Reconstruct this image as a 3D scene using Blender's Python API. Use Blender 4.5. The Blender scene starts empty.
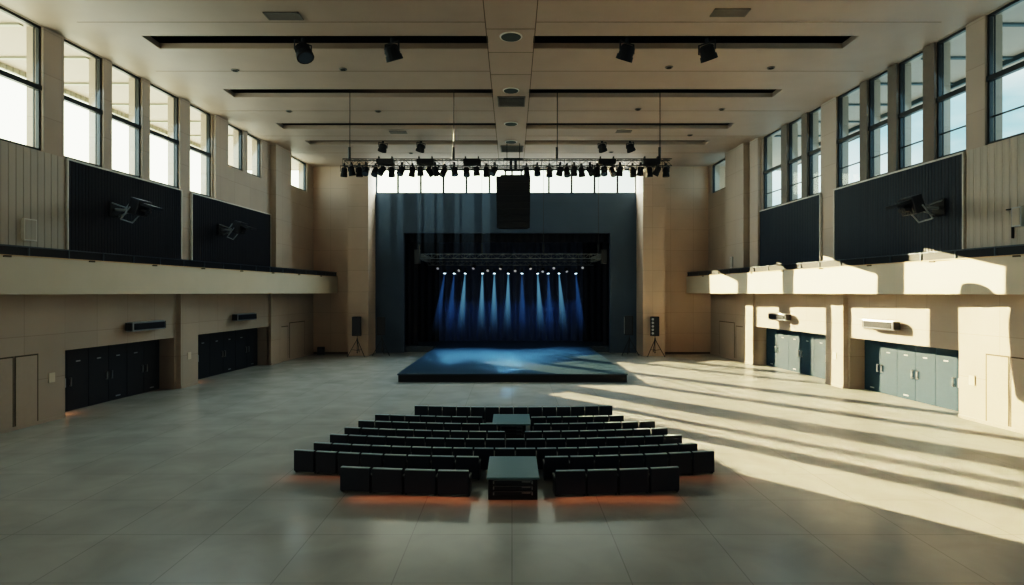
import bpy, bmesh, math, random
from mathutils import Vector, Matrix
R = math.radians
random.seed(7)
scene = bpy.context.scene
COL = scene.collection
ORD = ['first','second','third','fourth','fifth','sixth','seventh','eighth','ninth','tenth','eleventh','twelfth',
       'thirteenth','fourteenth','fifteenth','sixteenth','seventeenth','eighteenth','nineteenth','twentieth']

# ------------------------------------------------------------------ materials
def mat(name):
    m = bpy.data.materials.new(name); m.use_nodes = True
    nt = m.node_tree; b = nt.nodes['Principled BSDF']
    return m, nt, b
def plain(name, col, rough=0.6, metal=0.0, var=0.12, scale=6.0, spec=0.5, emit=None, es=0.0):
    m, nt, b = mat(name)
    tc = nt.nodes.new('ShaderNodeTexCoord'); nz = nt.nodes.new('ShaderNodeTexNoise')
    nz.inputs['Scale'].default_value = scale; nz.inputs['Detail'].default_value = 4
    nt.links.new(tc.outputs['Object'], nz.inputs['Vector'])
    mr = nt.nodes.new('ShaderNodeMapRange'); mr.inputs['To Min'].default_value = 1 - var; mr.inputs['To Max'].default_value = 1 + var
    nt.links.new(nz.outputs['Fac'], mr.inputs['Value'])
    mx = nt.nodes.new('ShaderNodeVectorMath'); mx.operation = 'SCALE'
    mx.inputs[0].default_value = col
    nt.links.new(mr.outputs['Result'], mx.inputs['Scale'])
    nt.links.new(mx.outputs['Vector'], b.inputs['Base Color'])
    b.inputs['Roughness'].default_value = rough; b.inputs['Metallic'].default_value = metal
    b.inputs['Specular IOR Level'].default_value = spec
    if emit:
        b.inputs['Emission Color'].default_value = (*emit, 1); b.inputs['Emission Strength'].default_value = es
    return m
def panelled(name, col, axis, bw=1.7, bh=1.55, mortar=0.012, dark=0.75, rough=0.55, offset=0.0):
    """large panels with fine joints; axis 0 = runs along X, 1 = runs along Y"""
    m, nt, b = mat(name)
    tc = nt.nodes.new('ShaderNodeTexCoord'); sp = nt.nodes.new('ShaderNodeSeparateXYZ'); cb = nt.nodes.new('ShaderNodeCombineXYZ')
    nt.links.new(tc.outputs['Object'], sp.inputs[0])
    nt.links.new(sp.outputs[axis], cb.inputs[0]); nt.links.new(sp.outputs[2], cb.inputs[1])
    br = nt.nodes.new('ShaderNodeTexBrick'); br.offset = offset; br.squash = 1
    br.inputs['Scale'].default_value = 1.0; br.inputs['Brick Width'].default_value = bw; br.inputs['Row Height'].default_value = bh
    br.inputs['Mortar Size'].default_value = mortar; br.inputs['Mortar Smooth'].default_value = 0.1; br.inputs['Bias'].default_value = 0
    br.inputs['Color1'].default_value = (*col, 1); br.inputs['Color2'].default_value = (*[c*0.95 for c in col], 1)
    br.inputs['Mortar'].default_value = (*[c*dark for c in col], 1)
    nt.links.new(cb.outputs[0], br.inputs['Vector'])
    nz = nt.nodes.new('ShaderNodeTexNoise'); nz.inputs['Scale'].default_value = 0.6; nz.inputs['Detail'].default_value = 5
    nt.links.new(tc.outputs['Object'], nz.inputs['Vector'])
    mr = nt.nodes.new('ShaderNodeMapRange'); mr.inputs['To Min'].default_value = 0.88; mr.inputs['To Max'].default_value = 1.1
    nt.links.new(nz.outputs['Fac'], mr.inputs['Value'])
    mx = nt.nodes.new('ShaderNodeVectorMath'); mx.operation = 'SCALE'
    nt.links.new(br.outputs['Color'], mx.inputs[0]); nt.links.new(mr.outputs[0], mx.inputs['Scale'])
    nt.links.new(mx.outputs[0], b.inputs['Base Color'])
    b.inputs['Roughness'].default_value = rough
    return m
def ribbed(name, col, axis, period=0.12, depth=0.5, rough=0.6):
    m, nt, b = mat(name)
    tc = nt.nodes.new('ShaderNodeTexCoord'); sp = nt.nodes.new('ShaderNodeSeparateXYZ')
    nt.links.new(tc.outputs['Object'], sp.inputs[0])
    a = nt.nodes.new('ShaderNodeMath'); a.operation = 'PINGPONG'; a.inputs[1].default_value = period/2
    nt.links.new(sp.outputs[axis], a.inputs[0])
    mr = nt.nodes.new('ShaderNodeMapRange'); mr.inputs['From Max'].default_value = period*0.18
    mr.inputs['To Min'].default_value = 1-depth; mr.inputs['To Max'].default_value = 1.0
    nt.links.new(a.outputs[0], mr.inputs['Value'])
    mx = nt.nodes.new('ShaderNodeVectorMath'); mx.operation = 'SCALE'; mx.inputs[0].default_value = col
    nt.links.new(mr.outputs[0], mx.inputs['Scale']); nt.links.new(mx.outputs[0], b.inputs['Base Color'])
    bp = nt.nodes.new('ShaderNodeBump'); bp.inputs['Strength'].default_value = 0.6; bp.inputs['Distance'].default_value = 0.02
    nt.links.new(mr.outputs[0], bp.inputs['Height']); nt.links.new(bp.outputs[0], b.inputs['Normal'])
    b.inputs['Roughness'].default_value = rough
    return m
def floor_mat():
    m, nt, b = mat('polished_stone')
    tc = nt.nodes.new('ShaderNodeTexCoord')
    br = nt.nodes.new('ShaderNodeTexBrick'); br.offset = 0.0
    br.inputs['Scale'].default_value = 1; br.inputs['Brick Width'].default_value = 1.9; br.inputs['Row Height'].default_value = 1.9
    br.inputs['Mortar Size'].default_value = 0.012; br.inputs['Mortar Smooth'].default_value = 0.3
    c = FLOOR
    br.inputs['Color1'].default_value = (*c, 1); br.inputs['Color2'].default_value = (*[x*0.96 for x in c], 1)
    br.inputs['Mortar'].default_value = (*[x*0.75 for x in c], 1)
    nt.links.new(tc.outputs['Object'], br.inputs['Vector'])
    nz = nt.nodes.new('ShaderNodeTexNoise'); nz.inputs['Scale'].default_value = 0.8; nz.inputs['Detail'].default_value = 3; nz.inputs['Roughness'].default_value = 0.5
    nz.inputs['Distortion'].default_value = 0.5
    nt.links.new(tc.outputs['Object'], nz.inputs['Vector'])
    mr = nt.nodes.new('ShaderNodeMapRange'); mr.inputs['From Min'].default_value = 0.15; mr.inputs['From Max'].default_value = 0.85
    mr.inputs['To Min'].default_value = 0.84; mr.inputs['To Max'].default_value = 1.14
    nt.links.new(nz.outputs['Fac'], mr.inputs['Value'])
    mx = nt.nodes.new('ShaderNodeVectorMath'); mx.operation = 'SCALE'
    nt.links.new(br.outputs['Color'], mx.inputs[0]); nt.links.new(mr.outputs[0], mx.inputs['Scale'])
    nt.links.new(mx.outputs[0], b.inputs['Base Color'])
    r2 = nt.nodes.new('ShaderNodeMapRange'); r2.inputs['From Min'].default_value = 0.1; r2.inputs['From Max'].default_value = 0.9
    r2.inputs['To Min'].default_value = 0.17; r2.inputs['To Max'].default_value = 0.265
    nt.links.new(nz.outputs['Fac'], r2.inputs['Value']); nt.links.new(r2.outputs[0], b.inputs['Roughness'])
    b.inputs['Specular IOR Level'].default_value = 0.32
    return m
def glass_mat():
    m = bpy.data.materials.new('window_glass'); m.use_nodes = True; nt = m.node_tree; nt.nodes.clear()
    o = nt.nodes.new('ShaderNodeOutputMaterial'); t = nt.nodes.new('ShaderNodeBsdfTransparent'); g = nt.nodes.new('ShaderNodeBsdfGlossy')
    t.inputs[0].default_value = (0.93, 0.97, 0.96, 1); g.inputs['Roughness'].default_value = 0.03
    x = nt.nodes.new('ShaderNodeMixShader'); x.inputs[0].default_value = 0.05
    nt.links.new(t.outputs[0], x.inputs[1]); nt.links.new(g.outputs[0], x.inputs[2])
    nt.links.new(x.outputs[0], o.inputs[0]); return m
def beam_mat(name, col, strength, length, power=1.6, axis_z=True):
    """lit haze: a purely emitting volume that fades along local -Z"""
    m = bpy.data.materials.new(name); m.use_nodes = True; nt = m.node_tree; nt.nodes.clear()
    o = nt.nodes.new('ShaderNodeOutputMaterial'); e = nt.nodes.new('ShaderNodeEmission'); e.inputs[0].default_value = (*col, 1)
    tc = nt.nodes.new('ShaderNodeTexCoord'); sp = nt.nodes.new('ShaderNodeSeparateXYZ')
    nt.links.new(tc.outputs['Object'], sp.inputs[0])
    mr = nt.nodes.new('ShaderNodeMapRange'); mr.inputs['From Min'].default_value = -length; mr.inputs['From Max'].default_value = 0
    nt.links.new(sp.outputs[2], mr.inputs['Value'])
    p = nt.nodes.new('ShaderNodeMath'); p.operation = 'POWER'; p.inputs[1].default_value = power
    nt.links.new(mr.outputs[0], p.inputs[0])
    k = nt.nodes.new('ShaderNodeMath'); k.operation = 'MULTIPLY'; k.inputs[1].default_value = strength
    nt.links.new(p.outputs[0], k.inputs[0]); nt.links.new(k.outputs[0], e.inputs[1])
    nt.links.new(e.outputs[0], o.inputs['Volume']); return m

BEIGE = (0.415, 0.345, 0.285)
FLOOR = (0.43, 0.435, 0.41)
M = {}
M['wall_y'] = panelled('beige_wall_panels_side', BEIGE, 1, rough=.5)
M['wall_x'] = panelled('beige_wall_panels_back', (0.56, 0.43, 0.335), 0)
M['rib_beige'] = ribbed('ribbed_beige_panel', (0.43, 0.39, 0.335), 1, 0.28, 0.15)
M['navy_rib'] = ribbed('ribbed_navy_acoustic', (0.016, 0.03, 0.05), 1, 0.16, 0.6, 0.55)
M['navy_rib_shade'] = ribbed('ribbed_navy_acoustic_shaded', (0.007, 0.013, 0.024), 1, 0.16, 0.6, 0.6)  # shaded copy of the navy ribs, shade darkened into the colour
M['ceil'] = panelled('plaster_ceiling', (0.385, 0.31, 0.26), 0, 100, 100, 0.001)
M['void'] = plain('ceiling_void_black', (0.006, 0.007, 0.009), 0.9)
M['floor'] = floor_mat()
M['glass'] = glass_mat()
M['frame'] = plain('dark_window_frame', (0.04, 0.045, 0.05), 0.45, 0.3)
M['fascia'] = plain('cream_fascia', (0.6, 0.53, 0.42), 0.5, 0, 0.06, 1.0)
M['cap'] = plain('pale_wood_cap', (0.55, 0.4, 0.25), 0.45)
M['mullion'] = plain('umber_mullion', (0.13, 0.115, 0.1), 0.5)
M['rail'] = plain('dark_rail', (0.012, 0.018, 0.026), 0.35, 0.2)
M['railtube'] = plain('grey_rail_tube', (0.12, 0.15, 0.18), 0.3, 0.8)
M['pros'] = plain('blue_black_proscenium', (0.06, 0.1, 0.15), 0.7, 0, 0.1, 0.8)
M['black'] = plain('black_metal', (0.012, 0.014, 0.018), 0.5, 0.2)
M['blackm'] = plain('black_matt', (0.010, 0.012, 0.016), 0.85)
M['dark_rack'] = plain('dark_rack_face', (0.03, 0.035, 0.045), 0.4, 0.5)
M['truss_grey'] = plain('grey_truss', (0.22, 0.25, 0.27), 0.5)
M['silver'] = plain('dull_silver', (0.42, 0.45, 0.48), 0.35, 0.8)
M['white'] = plain('off_white_plastic', (0.62, 0.6, 0.55), 0.5)
M['plate'] = plain('beige_switch_plate', (0.62, 0.54, 0.43), 0.5)
M['cabinet'] = plain('beige_flush_door', (0.41, 0.34, 0.28), 0.5, 0, 0.05)
M['gap'] = plain('dark_joint', (0.10, 0.08, 0.06), 0.8)
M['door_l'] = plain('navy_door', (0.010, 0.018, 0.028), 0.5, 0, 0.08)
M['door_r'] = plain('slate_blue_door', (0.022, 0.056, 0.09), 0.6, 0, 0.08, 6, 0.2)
M['fabric'] = plain('navy_chair_fabric', (0.006, 0.016, 0.036), 0.62, 0, 0.2, 20)
M['edge_highlight'] = plain('chair_edge_highlight', (0.34, 0.43, 0.48), 0.4)  # pale colour for light catching the chair tops
M['shell'] = plain('black_chair_shell', (0.010, 0.012, 0.018), 0.4)
M['stage'] = plain('stage_deck_blue_black', (0.02, 0.05, 0.08), 0.36, 0, 0.3, 1.0)
M['stage_side'] = plain('stage_skirt_black', (0.008, 0.011, 0.016), 0.7)
M['curtain'] = plain('navy_velvet', (0.05, 0.075, 0.14), 0.85, 0, 0.1, 2)
M['leg_curtain'] = plain('black_velvet', (0.008, 0.011, 0.02), 0.9)
M['tabletop'] = plain('teal_grey_tabletop', (0.15, 0.26, 0.30), 0.3, 0, 0.06)
M['lens'] = plain('dark_lens', (0.05, 0.07, 0.1), 0.1)
M['lit_lens'] = plain('lit_lens', (0.8, 0.9, 1.0), 0.2, emit=(0.6, 0.85, 1.0), es=5)
M['warm_lens'] = plain('pale_lens', (0.7, 0.72, 0.75), 0.2, emit=(0.8, 0.8, 0.85), es=0.15)
M['grille'] = plain('grey_green_grille', (0.045, 0.065, 0.065), 0.7)
M['vent'] = plain('vent_grey', (0.15, 0.14, 0.13), 0.6)
M['soffit_l'] = ribbed('ribbed_soffit', (0.42, 0.42, 0.33), 1, 0.3, 0.5)
M['soffit_r'] = plain('slate_soffit', (0.05, 0.085, 0.105), 0.7)

# ------------------------------------------------------------------ mesh builder
class MB:
    def __init__(s): s.v = []; s.f = []; s.smooth = False
    def add(s, vs, fs):
        n = len(s.v); s.v += [tuple(v) for v in vs]; s.f += [[i+n for i in f] for f in fs]; return s
    def box(s, x0, x1, y0, y1, z0, z1, mtx=None):
        vs = [Vector((x, y, z)) for z in (z0, z1) for x, y in ((x0,y0),(x1,y0),(x1,y1),(x0,y1))]
        if mtx: vs = [mtx @ v for v in vs]
        return s.add(vs, [(3,2,1,0),(4,5,6,7),(0,1,5,4),(1,2,6,5),(2,3,7,6),(3,0,4,7)])
    def prism(s, pts, z0, z1):
        a = sum(pts[i][0]*pts[(i+1)%len(pts)][1]-pts[(i+1)%len(pts)][0]*pts[i][1] for i in range(len(pts)))
        if a < 0: pts = pts[::-1]
        n = len(pts)
        vs = [(x,y,z0) for x,y in pts]+[(x,y,z1) for x,y in pts]
        fs = [tuple(range(n-1,-1,-1)), tuple(range(n,2*n))]+[(i,(i+1)%n,n+(i+1)%n,n+i) for i in range(n)]
        return s.add(vs, fs)
    def tube(s, p0, p1, r0, r1=None, n=8, caps=True):
        p0, p1 = Vector(p0), Vector(p1); r1 = r0 if r1 is None else r1
        d = (p1-p0).normalized(); u = d.orthogonal().normalized(); w = d.cross(u)
        vs = []
        for p, r in ((p0,r0),(p1,r1)):
            for i in range(n):
                a = 2*math.pi*i/n; vs.append(p+u*math.cos(a)*r+w*math.sin(a)*r)
        fs = [(i,(i+1)%n,n+(i+1)%n,n+i) for i in range(n)]
        if caps: fs += [tuple(range(n-1,-1,-1)), tuple(range(n,2*n))]
        return s.add(vs, fs)
    def build(s, name, material, parent=None, loc=(0,0,0), bevel=0, seg=2, rot=None):
        me = bpy.data.meshes.new(name); me.from_pydata(s.v, [], s.f); me.update()
        if bevel:
            bm = bmesh.new(); bm.from_mesh(me)
            bmesh.ops.bevel(bm, geom=bm.edges[:], offset=bevel, segments=seg, affect='EDGES', profile=0.6)
            bm.to_mesh(me); bm.free()
            for p in me.polygons: p.use_smooth = False
        o = bpy.data.objects.new(name, me); COL.objects.link(o); me.materials.append(material)
        o.location = loc
        if rot: o.rotation_euler = rot
        if parent: o.parent = parent
        return o
def tag(o, label, cat, group=None, kind=None):
    o['label'] = label; o['category'] = cat
    if group: o['group'] = group
    if kind: o['kind'] = kind
    return o
def struct(o): o['kind'] = 'structure'; return o
def empty(name, label, cat, loc=(0,0,0), rz=0, group=None):
    o = bpy.data.objects.new(name, None); COL.objects.link(o); o.location = loc; o.rotation_euler = (0,0,rz)
    o.empty_display_size = 0.2
    return tag(o, label, cat, group)
def recentre(root):
    ms = [c for c in root.children if c.type == 'MESH']
    pts = [v.co for c in ms for v in c.data.vertices]
    c = Vector([(min(p[i] for p in pts)+max(p[i] for p in pts))/2 for i in (0,1)]+[min(p[2] for p in pts)])
    for m in ms: m.data.transform(Matrix.Translation(-c))
    root.location = c
def dup(o, loc, rot=None, label=None, parent=None, scale=None):
    c = o.copy(); COL.objects.link(c); c.location = loc
    if rot is not None: c.rotation_euler = rot
    if scale is not None: c.scale = scale
    if label: c['label'] = label
    if parent: c.parent = parent
    for ch in list(o.children):
        k = ch.copy(); COL.objects.link(k); k.parent = c
        for g in list(ch.children):
            q = g.copy(); COL.objects.link(q); q.parent = k
    return c

# ------------------------------------------------------------------ room dimensions
H = 4.6           # eye height on the rear gallery
CZ = 14.05        # ceiling
YB = 45.0         # rear wall beside the stage
YP = 45.8         # dark proscenium wall
def XL(Y, off=0): return -(18.2-0.0733*Y-off)
def XRl(Y, off=0): return 18.2-0.0733*Y-off          # right wall under the gallery
def XRu(Y, off=0): return 17.2-0.055*Y-off            # right wall above the gallery
def strip(mb, fx, Y0, Y1, z0, z1, o0, o1):
    """a piece of wall between two stations, from offset o0 to o1 (positive = into the hall)"""
    return mb.prism([(fx(Y0,o0),Y0),(fx(Y1,o0),Y1),(fx(Y1,o1),Y1),(fx(Y0,o1),Y0)], z0, z1)

# floor
struct(MB().box(-21,21,-6,54,-0.3,0).build('floor', M['floor']))
# ---------------- ceiling with slots
SLOTS = [(18.2,19.4,-13.8,13.0),(22.1,23.25,-13.65,12.8),(27.9,29.05,-13.45,12.6),(33.5,34.65,-13.2,12.45),(37.3,38.35,-12.9,12.3)]
mb = MB(); y = -6; T = 0.22
for (a,b,x0,x1) in SLOTS:
    mb.box(-21,21,y,a,CZ,CZ+T)
    mb.box(-21,x0,a,b,CZ,CZ+T); mb.box(-0.9,0.8,a,b,CZ,CZ+T); mb.box(x1,21,a,b,CZ,CZ+T)
    y = b
mb.box(-21,21,y,46.3,CZ,CZ+T)
def ceil_mat():
    m = M['ceil']; nt = m.node_tree
    return m
struct(mb.build('ceiling', M['ceil']))
mb = MB(); mb.box(-21,21,-6,46.3,15.2,15.4)
for a in ((-21.2,-21,-6,46.3),(21,21.2,-6,46.3),(-21.2,21.2,-6.2,-6),(-21.2,21.2,46.3,46.5)): mb.box(*a,CZ,15.4)
struct(mb.build('ceiling.001', M['void']))
# fine joints between the ceiling boards
mb = MB()
for yy in (20.95,25.6,31.2,36.2,40.6): mb.box(-15.2,-0.95,yy,yy+0.03,CZ-0.004,CZ+0.01); mb.box(0.85,15.0,yy,yy+0.03,CZ-0.004,CZ+0.01)
for xx in (-0.95,0.82): mb.box(xx,xx+0.03,14,44,CZ-0.004,CZ+0.01)
for yy in (21.5,23.6,26.0): mb.box(-0.95,0.85,yy,yy+0.03,CZ-0.004,CZ+0.01)
struct(mb.build('trim_1', M['gap']))

# ---------------- walls with window openings
SILL, HEAD, TRANS = 9.6, 14.03, 11.85
WL = [(16.4,21.3,SILL),(22.2,24.15,SILL),(24.6,26.4,SILL),(26.9,29.05,SILL),(29.85,31.75,SILL),(33.3,34.95,11.65),(35.4,37.1,11.65),(40.95,43.85,11.95)]
WR = [(16.4,20.4,SILL),(21.2,22.65,SILL),(23.2,24.7,SILL),(25.2,26.6,SILL),(27.05,28.9,SILL),(30.2,31.45,SILL),(31.95,33.5,SILL),(34.1,36.4,SILL),(40.95,44.4,11.9)]
def upper_wall(name, fx, wins, z0):
    mb = MB(); y = -6
    for (a,b,s) in wins:
        strip(mb, fx, y, a, z0, CZ, -0.6, 0)
        strip(mb, fx, a, b, z0, s, -0.6, 0)
        strip(mb, fx, a, b, HEAD, CZ, -0.6, 0)
        y = b
    strip(mb, fx, y, YB+0.2, z0, CZ, -0.6, 0)
    return mb
BAYS = [(22.1,28.6),(30.15,38.0)]
DH = 2.45
def lower_wall(mb, fx):
    y = -6
    for (a,b) in BAYS:
        strip(mb, fx, y, a, 0, 5.2, -1.2, 0)
        strip(mb, fx, a, b, DH, 5.2, -1.2, 0)
        strip(mb, fx, a, b, 0, DH, -1.2, -0.78)
        y = b
    strip(mb, fx, y, YB+0.2, 0, 5.2, -1.2, 0)
    # piers between and after the door bays stand a little proud
    strip(mb, fx, 28.75, 30.15, 0, 4.6, -0.1, 0.22)
    strip(mb, fx, 38.0, 39.4, 0, 4.6, -0.1, 0.16)
    strip(mb, fx, 14.0, 22.1, 0, 4.6, -0.1, 0.12)
mb = upper_wall('wall_left', XL, WL, 5.2); lower_wall(mb, XL)
strip(mb, XL, 38.2, 40.4, 4.9, CZ, -0.1, 0.38)
strip(mb, XL, 31.85, 33.1, SILL, CZ, -0.1, 0.12)
struct(mb.build('wall_left', M['wall_y']))
mb = upper_wall('wall_right', XRu, WR, 5.2); lower_wall(mb, XRl)
strip(mb, XRu, 37.9, 40.7, 4.9, CZ, -0.1, 0.5)
strip(mb, XRu, 36.6, 37.7, 4.9, CZ, -0.1, 0.2)
struct(mb.build('wall_right', M['wall_y']))
# near ribbed cladding on both upper walls
for i,(fx,y0,y1,nm) in enumerate(((XL,12.0,22.15,'trim_2'),(XRu,12.0,21.1,'trim_3'))):
    mb = MB(); n = int((y1-y0)/0.28)
    for k in range(n):
        a = y0+(y1-y0)*k/n; b = y0+(y1-y0)*(k+1)/n-0.012
        strip(mb, fx, a, b, 5.0, SILL-0.02, -0.05, 0.05)
    struct(mb.build(nm, M['rib_beige']))
# rear walls, piers, proscenium
struct(MB().box(-16,-11.7,YB,YB+1.2,0,CZ).build('wall_back_left', M['wall_x']))
struct(MB().box(10.9,16,YB,YB+1.2,0,CZ).build('wall_back_right', M['wall_x']))
struct(MB().box(-11.9,-10.42,43.5,46.6,0,CZ).build('trim_4', M['wall_x']))
struct(MB().box(9.5,11.1,43.5,46.6,0,CZ).build('trim_5', M['wall_x']))
CB = 12.16
OX0, OX1, OZ = -8.26, 7.48, 9.14
mb = MB().box(-10.42,OX0,YP,YP+0.5,0,CB).box(OX1,9.5,YP,YP+0.5,0,CB).box(OX0,OX1,YP,YP+0.5,OZ,CB)
struct(mb.build('wall_back', M['pros']))
struct(MB().box(-16,16,-6.2,-5.8,0,CZ).build('wall_front', M['blackm']))
# stage house behind the opening
mb = MB().box(-11,-10.5,YP+0.5,54,0,12).box(9.6,10.1,YP+0.5,54,0,12).box(-11,10.1,53.5,54,0,12).box(-11,10.1,YP+0.5,54,11.8,12.0)
struct(mb.build('wall_stage', M['blackm']))
# clerestory strip
cl_edges = [-10.42]+[(px-512)*YP/600 for px in (397.6,420.5,443.2,466.3,489.4,512,526,549,571.8,594.8,617.8)]+[9.5]
wn = 0
def new_window(): 
    global wn; wn += 1; return 'window_%d' % wn
for i in range(len(cl_edges)-1):
    a, b = cl_edges[i], cl_edges[i+1]
    fr = MB(); w = 0.07
    fr.box(a,a+w,YP+.1,YP+.28,CB,CZ).box(b-w,b,YP+.1,YP+.28,CB,CZ).box(a,b,YP+.1,YP+.28,CB,CB+.08).box(a,b,YP+.1,YP+.28,CZ-.08,CZ)
    f = struct(fr.build(new_window(), M['frame']))
    MB().box(a+w,b-w,YP+.18,YP+.19,CB+.08,CZ-.08).build('pane', M['glass'], f)
def side_window(fx, a, b, s, bar):
    fr = MB(); w = 0.075
    o0, o1 = -0.22, -0.09
    strip(fr,fx,a,a+w,s,HEAD,o0,o1); strip(fr,fx,b-w,b,s,HEAD,o0,o1)
    strip(fr,fx,a,b,s,s+.09,o0,o1); strip(fr,fx,a,b,HEAD-.09,HEAD,o0,o1)
    tall = s < 10
    if tall: strip(fr,fx,a,b,TRANS-.09,TRANS+.09,o0,o1+.04)
    # inner sash line
    strip(fr,fx,b-.22,b-.185,s,HEAD,o0+.04,o1-.05); 
    if bar and tall: strip(fr,fx,a,b,10.52,10.57,o0+.03,o1-.06)
    if b-a > 4: strip(fr,fx,18.9,19.05,s,HEAD,o0,o1)
    f = struct(fr.build(new_window(), M['frame']))
    for z0,z1 in (((s+.09,TRANS-.09),(TRANS+.09,HEAD-.09)) if tall else ((s+.09,HEAD-.09),)):
        mb = MB(); strip(mb,fx,a+w,b-w,z0,z1,-.17,-.16); mb.build('pane', M['glass'], f)
for (a,b,s) in WL: side_window(XL,a,b,s,False)
for (a,b,s) in WR: side_window(XRu,a,b,s,True)
# exterior eaves seen through the glass
def eave(fx, nm, m, width, z):
    mb = MB(); strip(mb, fx, 5, 39, z, z+.25, -.6-width, -.6)
    strip(mb, fx, 5, 39, z-.35, z+.25, -.75-width, -.6-width)
    for k in range(11):
        y = 6+k*3; strip(mb, fx, y, y+.18, z-.22, z, -.6-width, -.6)
    strip(mb, fx, 5, 39, z-.12, z, -.6-width*.55, -.6-width*.5)
    struct(mb.build(nm, m))
for k,(a,b) in enumerate(((22.65,23.2),(24.7,25.2),(26.6,27.05),(31.45,31.95),(33.5,34.1))):
    mb = MB(); strip(mb, XRu, a-.02, b+.02, SILL, HEAD, -.02, .03); struct(mb.build('trim_%d' % (40+k), M['mullion']))
eave(XL,'trim_6',M['soffit_l'],4.0,14.2)
eave(XRu,'trim_7',M['soffit_r'],3.6,14.2)

# window sills: thin pale ledges over the navy panels
def navy_panel(fx, a, b, label, top):
    t = empty('acoustic_panel', label, 'wall panel', (0,0,0), 0, 'navy acoustic wall panels')
    mb = MB(); n = int((b-a)/0.16)
    for k in range(n):
        u = a+(b-a)*k/n; v = a+(b-a)*(k+1)/n-0.02
        strip(mb, fx, u, v, 5.0, top, 0.03, 0.075)
    strip(mb, fx, a, b, 5.0, top, 0.0, 0.035)
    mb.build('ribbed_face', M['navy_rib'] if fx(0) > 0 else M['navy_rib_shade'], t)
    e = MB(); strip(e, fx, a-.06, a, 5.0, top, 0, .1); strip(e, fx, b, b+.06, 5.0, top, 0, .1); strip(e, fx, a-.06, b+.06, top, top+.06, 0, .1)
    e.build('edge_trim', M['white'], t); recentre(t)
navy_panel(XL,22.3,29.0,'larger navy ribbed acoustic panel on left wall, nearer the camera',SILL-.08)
navy_panel(XL,29.9,38.1,'navy ribbed acoustic panel on left wall, nearer the stage',SILL-.08)
navy_panel(XRu,21.25,28.9,'navy ribbed acoustic panel on right wall under four windows, nearer the camera',SILL-.08)
navy_panel(XRu,30.15,37.8,'navy ribbed acoustic panel on right wall, nearer the stage',SILL-.08)

# ---------------- galleries
for s, nm, fx in ((-1,'balcony_left',XL),(1,'balcony_right',XRl)):
    def bx(Y, off=0): return s*(18.02-0.11*Y+off)
    Y0, Y1 = 15, YB+.05
    def bs(mb, o0, o1, z0, z1, a=Y0, b=Y1): return mb.prism([(bx(a,o0),a),(bx(b,o0),b),(bx(b,o1),b),(bx(a,o1),a)], z0, z1)
    mb = MB(); bs(mb, 0, .16, 4.54, 5.76)
    mb.prism([(bx(Y0,.1),Y0),(bx(Y1,.1),Y1),(fx(Y1,-.6),Y1),(fx(Y0,-.6),Y0)], 4.56, 4.95)
    b = struct(mb.build(nm, M['fascia']))
    mb = MB(); bs(mb, -.03, .2, 5.76, 5.80); mb.build('capping', M['cap'], b)
    mb = MB(); bs(mb, .1, .13, 5.80, 6.08); mb.build('rail_panel', M['rail'], b)
    mb = MB(); bs(mb, .07, .14, 6.08, 6.12); mb.build('handrail', M['railtube'], b)
    mb = MB()
    for k in range(20):
        y = 15.1+k*1.55
        bs(mb, .06, .1, 5.8, 6.08, y, y+.05)
    mb.build('rail_post', M['railtube'], b)
    mb = MB()
    for k in range(9):
        y = 15.5+k*3.3
        bs(mb, -.04, 0, 5.72, 5.78, y, y+.25)
    mb.build('drip_edge', M['gap'], b)

# ---------------- doors
dn = 0
def door_leaf(fx, a, b, m, sgn, handed, k):
    global dn; dn += 1
    mb = MB(); strip(mb, fx, a+.012, b-.012, 0.01, DH-.05, -.78, -.70)
    d = struct(mb.build('door_%d' % dn, m))
    hy = b-.14 if handed else a+.14
    h = MB(); strip(h, fx, hy-.02, hy+.02, .95, 1.3, -.66, -.63); strip(h, fx, hy-.02, hy+.02, .95, .99, -.7, -.63); strip(h, fx, hy-.02, hy+.02, 1.26, 1.3, -.7, -.63)
    h.build('handle', M['silver'], d)
    if k not in (0,5):
        p = MB(); c = (a+b)/2; strip(p, fx, c-.11, c+.11, 1.87, 1.92, -.70, -.692); p.build('sign_plate', M['silver'], d)
    if k in (3,5):
        p = MB(); c = (a+b)/2; strip(p, fx, c-.14, c+.14, .14, .2, -.70, -.692); p.build('kick_plate', M['silver'], d)
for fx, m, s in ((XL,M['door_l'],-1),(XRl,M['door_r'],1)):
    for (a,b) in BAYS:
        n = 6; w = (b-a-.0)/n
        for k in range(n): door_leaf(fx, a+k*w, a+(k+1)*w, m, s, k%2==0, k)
        t = MB(); strip(t, fx, a, b, DH-.05, DH, -.78, -.62)
        struct(t.build('trim_%d' % (8+dn), M['rail']))
# flush doors set into the beige panelling
def flush(fx, a, b, z0, z1, off, ):
    global dn; dn += 1
    mb = MB(); strip(mb, fx, a, b, z0, z1, off, off+.012)
    d = struct(mb.build('door_%d' % dn, M['cabinet']))
    g = MB(); w = .05
    strip(g, fx, a-w, a, z0, z1+w, off, off+.006); strip(g, fx, b, b+w, z0, z1+w, off, off+.006); strip(g, fx, a, b, z1, z1+w, off, off+.006)
    g.build('door_gap', M['gap'], d)
for fx in (XL, XRl):
    flush(fx,18.7,19.95,0.08,2.42,0.12)
    flush(fx,20.08,20.9,0.08,2.42,0.12)
    flush(fx,39.6,40.7,0.05,2.3,0.0); flush(fx,41.0,43.4,0.05,2.5,0.0)
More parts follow.
